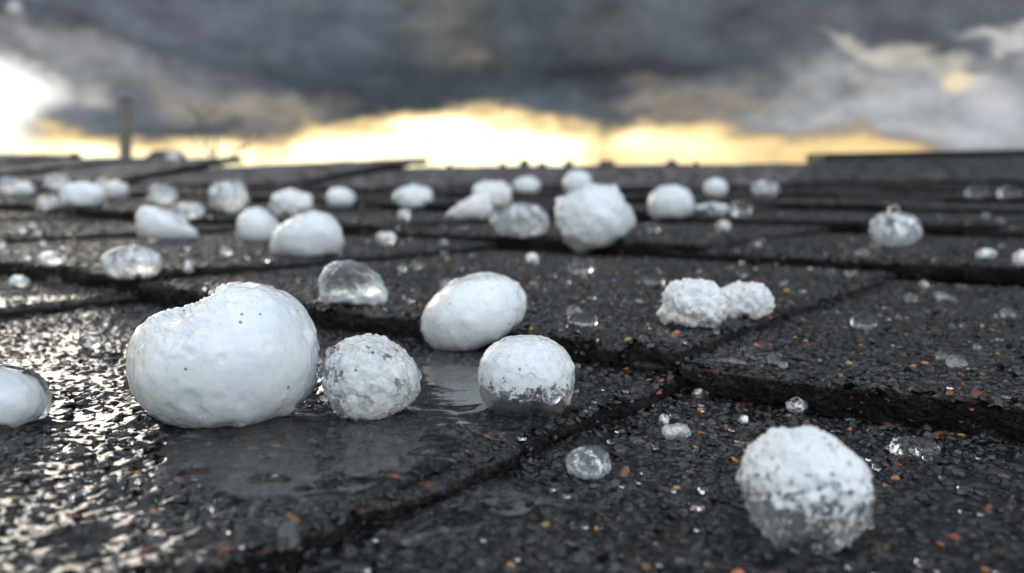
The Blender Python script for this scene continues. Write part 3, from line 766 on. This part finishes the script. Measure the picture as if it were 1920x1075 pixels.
hail((1056, 320, 1110, 372), M_SOFT, 'round white hailstone peeping over the large lumpy one', None, sub=5, seed=61)
hail((921, 383, 1029, 446), M_RING, 'clear bowl shaped hailstone with brownish glints beside the large lumpy one', None, depth=.9, sub=6, seed=63, lump=.10, lscale=3)
hail((833, 362, 925, 413), M_SLUSH, 'low white slush wedge behind the clear bowl shaped stone', [(833, 405), (845, 392), (870, 380), (890, 363), (920, 362), (925, 395), (905, 410), (860, 413)], sub=5, seed=65, lump=.1)
hail((885, 340, 960, 392), M_SLUSH, 'white slush lump rising behind the low slush wedge', None, sub=5, seed=66, lump=.15)
hail((1215, 347, 1302, 414), M_SOFT, 'white dome shaped hailstone alone beyond the large lumpy one', [(1215, 385), (1220, 362), (1240, 349), (1265, 347), (1290, 355), (1302, 380), (1300, 402), (1280, 410), (1255, 409), (1228, 414), (1217, 402)], sub=5, seed=67)
hail((1632, 400, 1728, 466), M_MELT, 'heart shaped glassy white hailstone with a clear knob on top', [(1632, 435), (1636, 410), (1650, 400), (1668, 398), (1680, 404), (1700, 400), (1718, 412), (1728, 438), (1718, 455), (1690, 462), (1662, 466), (1642, 458)], sub=5, seed=69, drops=((1672, 396, 12, .1),))
small = [  # box, material, label, category
    ((740, 348, 812, 395), M_SOFT, 'squarish white hailstone with a little bead in front of it'),
    ((745, 393, 770, 414), M_MELT, 'little icy bead in front of the squarish white stone'),
    ((963, 332, 1013, 366), M_SOFT, 'small white hailstone above the clear bowl shaped one'),
    ((612, 352, 666, 391), M_SOFT, 'small greyish hailstone between the white pair and the squarish one'),
    ((508, 357, 585, 406), M_SLUSH, 'pale melting hailstone half hidden by the touching white pair'),
    ((393, 340, 463, 398), M_MELT, 'rounded translucent hailstone beyond the smaller stone of the white pair'),
    ((277, 348, 331, 388), M_MELT, 'small glinting hailstone above the triangular one'),
    ((113, 343, 198, 392), M_SOFT, 'smooth white loaf shaped hailstone far up near the ridge'),
    ((180, 336, 206, 362), M_MELT, 'tiny lump of ice touching the top of the loaf shaped stone'),
    ((200, 340, 238, 373), M_SLUSH, 'small pale hailstone just past the loaf shaped stone toward the pole'),
    ((68, 368, 113, 398), M_MELT, 'bright glassy bead of ice below the loaf shaped stone'),
    ((85, 328, 131, 359), M_MELT, 'faint grey hailstone close under the ridge above the loaf shaped stone'),
    ((-4, 334, 34, 366), M_MELT, 'faint grey hailstone at the picture edge under the ridge'),
    ((28, 342, 63, 369), M_SLUSH, 'faint grey hailstone next to the one at the picture edge'),
    ((325, 380, 383, 413), M_MELT, 'flat translucent ice behind the triangular hailstone'),
    ((1320, 335, 1363, 371), M_SOFT, 'small round white hailstone below the ridge, beyond the dome shaped one'),
    ((1411, 340, 1459, 373), M_MELT, 'small clear hailstone below the ridge beside the small round white one'),
    ((1298, 380, 1366, 406), M_MELT, 'flat patch of clear ice next to the dome shaped stone'),
    ((1372, 377, 1408, 409), GLASS, 'glassy ball of ice beyond the flat clear patch'),
    ((1343, 412, 1369, 436), M_MELT, 'tiny ice bead below the flat clear patch'),
    ((1407, 446, 1428, 464), GLASS, 'tiny clear drop of ice on the slanting shingle joint'),
    ((1211, 418, 1236, 438), GLASS, 'tiny clear drop of ice right below the dome shaped stone'),
    ((706, 434, 741, 461), M_MELT, 'small glinting ice bead past the larger stone of the white pair'),
    ((1065, 487, 1112, 515), GLASS, 'small clear lens of ice just below the large lumpy stone'),
    ((1206, 514, 1246, 536), GLASS, 'small clear bead of ice beyond the crumbly slush lump'),
    ((987, 474, 1010, 496), M_MELT, 'tiny round ice bead behind the leaning oval stone'),
    ((1068, 588, 1120, 615), GLASS, 'small clear lens of ice between the oval stone and the slush'),
    ((1118, 630, 1190, 676), GLASS, 'dark glassy crystal lump at the front edge of the pointed shingle'),
    ((1597, 588, 1641, 620), GLASS, 'small clear crystal on the orange grained shingle near its joint'),
    ((1830, 466, 1868, 488), M_MELT, 'small bright melting bead past the heart shaped stone'),
    ((1902, 470, 1932, 502), M_MELT, 'small pale ice bead cut by the picture edge past the heart shaped stone'),
    ((1812, 347, 1852, 373), GLASS, 'faint hailstone on the far row beyond the heart shaped stone'),
    ((1872, 350, 1914, 375), GLASS, 'faint hailstone beside the other on the far row by the picture edge'),
    ((1738, 413, 1778, 432), GLASS, 'small clear ice lens behind the heart shaped stone'),
    ((70, 474, 122, 500), M_MELT, 'small wet ice cluster near the ring shaped stone'),
    ((345, 489, 361, 515), M_MELT, 'tiny bright ice bead beside the ring shaped stone'),
    ((20, 516, 54, 541), M_MELT, 'small ice bead in the crack under the grey shingle'),
    ((148, 624, 196, 655), GLASS, 'clear bead of ice with a bright spark behind the bitten stone'),
    ((520, 372, 560, 392), M_MELT, 'dim flat ice behind the touching white pair'),
    ((236, 296, 236, 296), None, None),
]
for i, (b, m, l) in enumerate(small):
    if m is None: continue
    hail(b, m, l, None, depth=.95, sub=5 if (b[2] - b[0]) > 60 else 4, seed=100 + i * 3, lump=.20 if m is not M_SOFT else .13, lscale=max(1.2, (b[2] - b[0]) * .05), fine=.02)

# ------------------------------------------------------------------ rain beads and ice crumbs between the stones
def scatter(count, seed, rmin, rmax, squash, sub, noise, power=1.0, ymax=420, pmax=1100):
    r = np.random.default_rng(seed); Vb, Fb = ICO[sub]; Vs, Fs, o_ = [], [], 0
    while o_ < count * len(Vb):
        px = r.uniform(-60, 1980); py = 330 + (pmax - 330) * r.random() ** power
        d_ = px_dir_local(px, py); h = d_ * ((HC - 3.2) / -d_[2]); 
        if h[1] > ymax: continue
        if any(math.hypot(h[0] - m_[0], h[1] - m_[1]) < (m_[4] + 1.0) for m_ in KEEP): continue
        h[2] = zsurf(h[0], h[1])
        rr = (rmin + (rmax - rmin) * r.random() ** 2.5) * (1 + h[1] / 350)
        P = Vb * np.array([rr * r.uniform(.8, 1.2), rr * r.uniform(.8, 1.2), rr * squash])
        if noise: P = P * (1 + noise * fbm(Vb * 1.7 + r.uniform(0, 99), 3, .6, seed))[:, None]
        Vs.append(P + h + np.array([0, 0, .30 + rr * squash * (.25 if not noise else .7)])); Fs.append(Fb + o_); o_ += len(Vb)
    return np.vstack(Vs), np.vstack(Fs)
KEEP = [(v[0][0], v[0][1], 0, 0, (v[2][2] - v[2][0]) / 2 * v[1] * .8) for v in HEROES.values()]
V, Fc = scatter(620, 5, .20, .62, .5, 3, 0, 1.15)
tag(mesh_obj('rain_beads', V, Fc, DROP), 'clear beads of rain water sprinkled over the wet shingles', 'water beads', kind='stuff')
V, Fc = scatter(150, 8, .3, .95, .8, 3, .28, 1.5, pmax=760)
tag(mesh_obj('ice_crumbs', V, Fc, M_BALL), 'tiny glinting crumbs of melting ice scattered between the hailstones', 'ice crumbs', kind='stuff')

# ------------------------------------------------------------------ ridge caps, roof deck and what stands beyond
def prism_obj(name, prof_fn, x0, x1, nx, ny, mat, label, cat, group=None, thick=7.0):
    xs = np.linspace(0, 1, nx); ys = np.linspace(0, 1, ny)
    A, Bm = np.meshgrid(xs, ys, indexing='ij'); X, Y, Z = prof_fn(A, Bm)
    top = np.stack([X, Y, Z], -1); botm = top.copy(); botm[..., 2] -= thick
    idx = np.arange(nx * ny).reshape(nx, ny); off = nx * ny
    q = lambda i: np.stack([i[:-1, :-1], i[1:, :-1], i[1:, 1:], i[:-1, 1:]], -1).reshape(-1, 4)
    Fc = [q(idx), q(idx + off)[:, ::-1]]
    for line in (idx[:, 0][::-1], idx[-1, :][::-1], idx[:, -1], idx[0, :]):
        Fc.append(np.stack([line[:-1], line[1:], line[1:] + off, line[:-1] + off], 1))
    V = np.vstack([top.reshape(-1, 3), botm.reshape(-1, 3)])
    nt = len(Fc[0]); loc = V.mean(0); Fc = np.vstack(Fc); o = mesh_obj(name, V - loc, Fc, mat, loc=tuple(loc), smooth=False, side=(np.arange(len(Fc)) >= nt).astype(int))
    return tag(o, label, cat, group)
YF, YT = 800.0, 1080.0
def at_y(px, Y):  # lateral place of a photo column at depth Y
    return (px - 960) / F * Y * 1.01
def z_at(py, Y):
    d = px_dir_local(960, py); return HC + d[2] / d[1] * Y
def cap(xbl, xbr, xtl, xtr, ytl, ytr, yfl, yfr, label, seed, mat=None):
    # pixel columns of the cap at its front (b) and crest (t) edges, pixel rows of crest and front edge
    def f(A, Bm):
        Yv = YF + (YT - YF) * Bm
        xl = at_y(xbl, YF) * (1 - Bm) + at_y(xtl, YT) * Bm; xr = at_y(xbr, YF) * (1 - Bm) + at_y(xtr, YT) * Bm
        X = xl + (xr - xl) * A
        zf = z_at(yfl, YF) * (1 - A) + z_at(yfr, YF) * A; zt = z_at(ytl, YT) * (1 - A) + z_at(ytr, YT) * A
        Z = zf + (zt - zf) * (1 - (1 - Bm) ** 1.35) + 0.9 * fbm2(X, Yv, 16, 4, .65, seed)
        return X, Yv, Z
    return prism_obj('ridge_cap', f, 0, 1, 130, 40, mat or CAPM, label, 'ridge cap', 'ridge caps along the roof crest')
cap(-500, -180, -300, 150, 284, 291, 330, 332, 'dark ridge cap at the picture edge, highest of those on the pole side', 6)
cap(-260, -60, -200, 306, 296, 297, 336, 336, 'ridge cap behind the pole foot, carrying the black lump', 1)
cap(-40, 235, 150, 463, 307, 295, 343, 338, 'ridge cap with a raised dark end in front of the far house', 2)
cap(100, 570, 440, 804, 313, 297, 349, 341, 'middle ridge cap with a raised dark end under the brightest sky', 3)
cap(380, 1560, 780, 1545, 314, 306, 351, 348, 'long flat ridge cap with small lumps on its crest', 4)
cap(1470, 2300, 1528, 2300, 300, 290, 341, 334, 'raised ridge cap stepping up past the round white hailstone', 5, CAPD)
def slab(A, Bm):
    X = at_y(1531, 1085) * (1 - A) + at_y(2300, 1085) * A; Yv = 1076 + 70 * Bm
    Z = z_at(288.5, 1080) * (1 - A) + z_at(272, 1080) * A + 0 * Bm
    return X, Yv, Z
def slab_lift(A, Bm):
    X, Yv, Z = slab(A, Bm); return X, Yv, Z
prism_obj('ridge_cap', slab_lift, 0, 1, 50, 8, BIT, 'black topmost ridge cap lying over the raised one, rising to the picture edge', 'ridge cap', 'ridge caps along the roof crest', thick=13.0)

def lump_on_ridge(px, py, w, h, label, Y=1062, mat=None):  # small hailstones on the crest, coloured dark to look backlit
    V, Fc = ICO[4]; m = Y / F
    w, h = w * .85, h * .8; P = V * np.array([w / 2 * m, w / 2 * m, h * m * .8]); P = P * (1 + .2 * fbm(P / (w * m * .4) + px, 3, .5, px))[:, None]
    z = z_at(py, Y) + 0.0
    o = mesh_obj('stone', P, Fc, mat or BACKLIT_HAIL, loc=(at_y(px, Y), Y, z)); tag(o, label, 'stone', 'dark backlit hailstones on the roof crest')
for px, w, h, l in ((845, 14, 7, 'tiny dark backlit hailstone on the ridge crest next to the middle cap end'), (943, 16, 8, 'tiny dark backlit hailstone on the crest straight above the white slush'),
                    (983, 22, 16, 'sharp dark backlit hailstone on the crest, tallest of the small ones'), (1015, 18, 8, 'low dark backlit hailstone on the crest just past the sharp one'),
                    (1063, 20, 12, 'dark backlit hailstone on the crest above the peeping white stone'), (1135, 34, 14, 'wide dark backlit hailstone on the crest with a shred of cloud above'),
                    (1253, 30, 12, 'rounded dark backlit hailstone on the crest above the dome shaped stone'), (1299, 16, 8, 'tiny dark backlit hailstone on the crest, last before the raised cap'),
                    (570, 14, 8, 'tiny dark backlit hailstone on the crest between the raised cap ends')):
    lump_on_ridge(px, 311 - (px - 900) * .008, w, h, l)
lump_on_ridge(157, 298, 32, 16, 'black lump on the dark raised ridge cap near the pole', mat=BIT)

# roof deck under the shingles, falling away behind the crest
def box_mesh(name, quads_xyz, mat, label, cat, kind=None, parent=None):
    V, Fc = quads_xyz; o = mesh_obj(name, V, Fc, mat, smooth=False, parent=parent)
    return tag(o, label, cat, kind=kind)
X_ = 4000
prof = [(-2500, -5.2), (1120, -5.2), (1120, -22), (4500, -22 - 3380 * math.tan(math.radians(2 * TILT)))]
Vd = []
for x in (-X_, X_):
    for (y, z) in prof: Vd.append((x, y, z))
    for (y, z) in prof: Vd.append((x, y, z - 25))
Fd = []
for i in range(3):
    Fd.append((i, i + 1, 8 + i + 1, 8 + i)); Fd.append((4 + i, 8 + 4 + i, 8 + 4 + i + 1, 4 + i + 1))
Fd += [(0, 8, 12, 4), (3, 7, 15, 11)]
for s_ in (0, 8):
    for i in range(3): Fd.append((s_ + i, s_ + 4 + i, s_ + 5 + i, s_ + 1 + i))
box_mesh('roof_deck', (np.array(Vd, float), np.array(Fd)), BIT, 'black felted roof deck under the shingles and ridge caps', 'roof', kind='structure')

# ground, sheet to the horizon
GR = m_plain('dark_grass', (0.02, 0.035, 0.012), (0.05, 0.06, 0.025), 0.6, 0.9, metres=True)
g = mesh_obj('ground', np.array([(-4000, -4000, 0), (4000, -4000, 0), (4000, 4000, 0), (-4000, 4000, 0)], float), np.array([(0, 1, 2, 3)]), GR, flatmm=False)
tag(g, 'dark grass ground far below the roof', 'ground', kind='structure')

cam_w = cam.matrix_world.translation
def world_px(px, py, dist):
    d = Matrix.Rotation(math.radians(TILT), 3, 'X') @ Vector(px_dir_local(px, py))
    return cam_w + d * (dist / d.y)
def wbox(x0, x1, y0, y1, z0, z1):
    V = np.array([(x, y, z) for z in (z0, z1) for x, y in ((x0, y0), (x1, y0), (x1, y1), (x0, y1))], float)
    return V, np.array([(3, 2, 1, 0), (4, 5, 6, 7), (0, 1, 5, 4), (1, 2, 6, 5), (2, 3, 7, 6), (3, 0, 4, 7)])
def wmesh(name, V, Fc, mat, parent=None, smooth=False, loc=(0, 0, 0)):
    o = mesh_obj(name, V, Fc, mat, parent=parent, smooth=smooth, flatmm=False)
    o.location = loc; return o
WOOD = m_plain('grey_wood', (0.10, 0.085, 0.07), (0.22, 0.19, 0.16), 4.0, 0.85, metres=True)
BRICK = m_plain('brown_wall', (0.10, 0.07, 0.055), (0.18, 0.13, 0.10), 3.0, 0.85, metres=True)
PALE = m_plain('pale_wall', (0.42, 0.42, 0.40), (0.55, 0.55, 0.53), 3.0, 0.8, metres=True)
SLATE = m_plain('dark_roofing', (0.03, 0.03, 0.032), (0.07, 0.07, 0.07), 6.0, 0.7, metres=True)
PANE = m_plain('dark_pane', (0.02, 0.025, 0.03), (0.05, 0.055, 0.06), 1.0, 0.1, metres=True)
BARK = m_plain('bark', (0.06, 0.045, 0.035), (0.12, 0.09, 0.07), 8.0, 0.9, metres=True)
def tube(pts, rad, seg=10):
    pts = [Vector(p) for p in pts]; V, Fc = [], []
    for i, (p, r) in enumerate(zip(pts, rad)):
        t_ = (pts[min(i + 1, len(pts) - 1)] - pts[max(i - 1, 0)]).normalized()
        a_ = t_.orthogonal().normalized(); b_ = t_.cross(a_)
        for k in range(seg):
            an = 2 * math.pi * k / seg; V.append(tuple(p + a_ * math.cos(an) * r + b_ * math.sin(an) * r))
    for i in range(len(pts) - 1):
        for k in range(seg): Fc.append((i * seg + k, i * seg + (k + 1) % seg, (i + 1) * seg + (k + 1) % seg, (i + 1) * seg + k))
    return np.array(V), np.array(Fc)
# utility pole
pd = 14.0; pt = world_px(236, 190, pd); hgt = pt.z
root = bpy.data.objects.new('utility_pole', None); COL.objects.link(root); root.location = (pt.x, pt.y, 0)
tag(root, 'tall weathered grey utility pole standing beyond the roof against the glow', 'pole')
V, Fc = tube([(0, 0, 0), (0.02, 0, hgt * .5), (0, 0, hgt)], [0.15, 0.115, 0.085], 14); wmesh('shaft', V, Fc, WOOD, root, True)
V, Fc = tube([(0, 0, hgt), (0, 0, hgt + .05)], [0.10, 0.07], 14); wmesh('pole_cap', V, Fc, SLATE, root, True)
# far house: only the top of its steep hipped roof clears the ridge
hd = 60.0; hc = world_px(314, 300, hd); top = world_px(300, 283, hd).z
root = bpy.data.objects.new('house', None); COL.objects.link(root); root.location = (hc.x, hd, 0)
tag(root, 'far house whose steep dark roof with a pale skylight just shows over the ridge', 'house')
ev = top - 5.2; hw, rw = 4.6, 0.85
V, Fc = wbox(-hw + .4, hw - .4, -hw + .4, hw - .4, 0, ev); wmesh('wall', V, Fc, BRICK, root)
V = np.array([(-hw, -hw, ev), (hw, -hw, ev), (hw, hw, ev), (-hw, hw, ev), (-rw, -.3, top), (rw, -.3, top), (rw, .3, top), (-rw, .3, top)])
wmesh('roof', V, np.array([(0, 1, 5, 4), (1, 2, 6, 5), (2, 3, 7, 6), (3, 0, 4, 7), (4, 5, 6, 7), (3, 2, 1, 0)]), SLATE, root)
def on_slope(x, dz): return (x, -.3 - (hw - .3) * dz / 5.2 - .06, top - dz)
V = np.array([on_slope(.25, .75), on_slope(1.2, .75), on_slope(.95, .12), on_slope(.25, .12)]); V2 = V + np.array([0, .10, -.04])
wmesh('skylight', np.vstack([V, V2]), np.array([(0, 1, 2, 3), (0, 4, 5, 1), (1, 5, 6, 2), (2, 6, 7, 3), (3, 7, 4, 0)]), PALE, root)
for wz in (1.0, 4.0):
    for wx in (-2.4, 0, 2.4):
        V, Fc = wbox(wx - .55, wx + .55, -hw + .32, -hw + .4, wz, wz + 1.5); f_ = wmesh('window', V, Fc, PALE, root)
        V, Fc = wbox(wx - .47, wx + .47, -hw + .29, -hw + .35, wz + .08, wz + 1.42); wmesh('pane', V, Fc, PANE, f_)
# bare tree behind the ridge
td = 22.0; tp = world_px(402, 252, td)
root = bpy.data.objects.new('bare_tree', None); COL.objects.link(root); root.location = (tp.x, td, 0)
tag(root, 'thin leafless tree standing beyond the ridge next to the far house', 'tree')
rt = random.Random(4)
V, Fc = tube([(0, 0, 0), (.1, 0, tp.z * .4), (0, .1, tp.z * .75), (.03, 0, tp.z)], [.16, .12, .06, .02], 8); wmesh('trunk', V, Fc, BARK, root, True)
Vs, Fs, o_ = [], [], 0
def branch(p, d_, l, r, lev):
    global o_
    q = p + d_ * l * .5 + Vector((rt.uniform(-.1, .1), rt.uniform(-.1, .1), .05)) * l; e_ = p + d_ * l
    V, Fc = tube([p, q, e_], [r, r * .7, r * .35], 5); Vs.append(V); Fs.append(Fc + o_); o_ += len(V)
    if lev < 3:
        for _ in range(4):
            dd = (d_ + Vector((rt.uniform(-.9, .9), rt.uniform(-.9, .9), rt.uniform(-.2, .7)))).normalized()
            branch(p + (e_ - p) * rt.uniform(.3, 1), dd, l * .6, r * .5, lev + 1)
for i in range(10):
    h = tp.z * rt.uniform(.62, .95); an = rt.uniform(0, 6.28)
    branch(Vector((0, 0, h)), Vector((math.cos(an), math.sin(an), .9)).normalized(), tp.z * .13, .028, 0)
wmesh('crown', np.vstack(Vs), np.vstack(Fs), BARK, root, True)
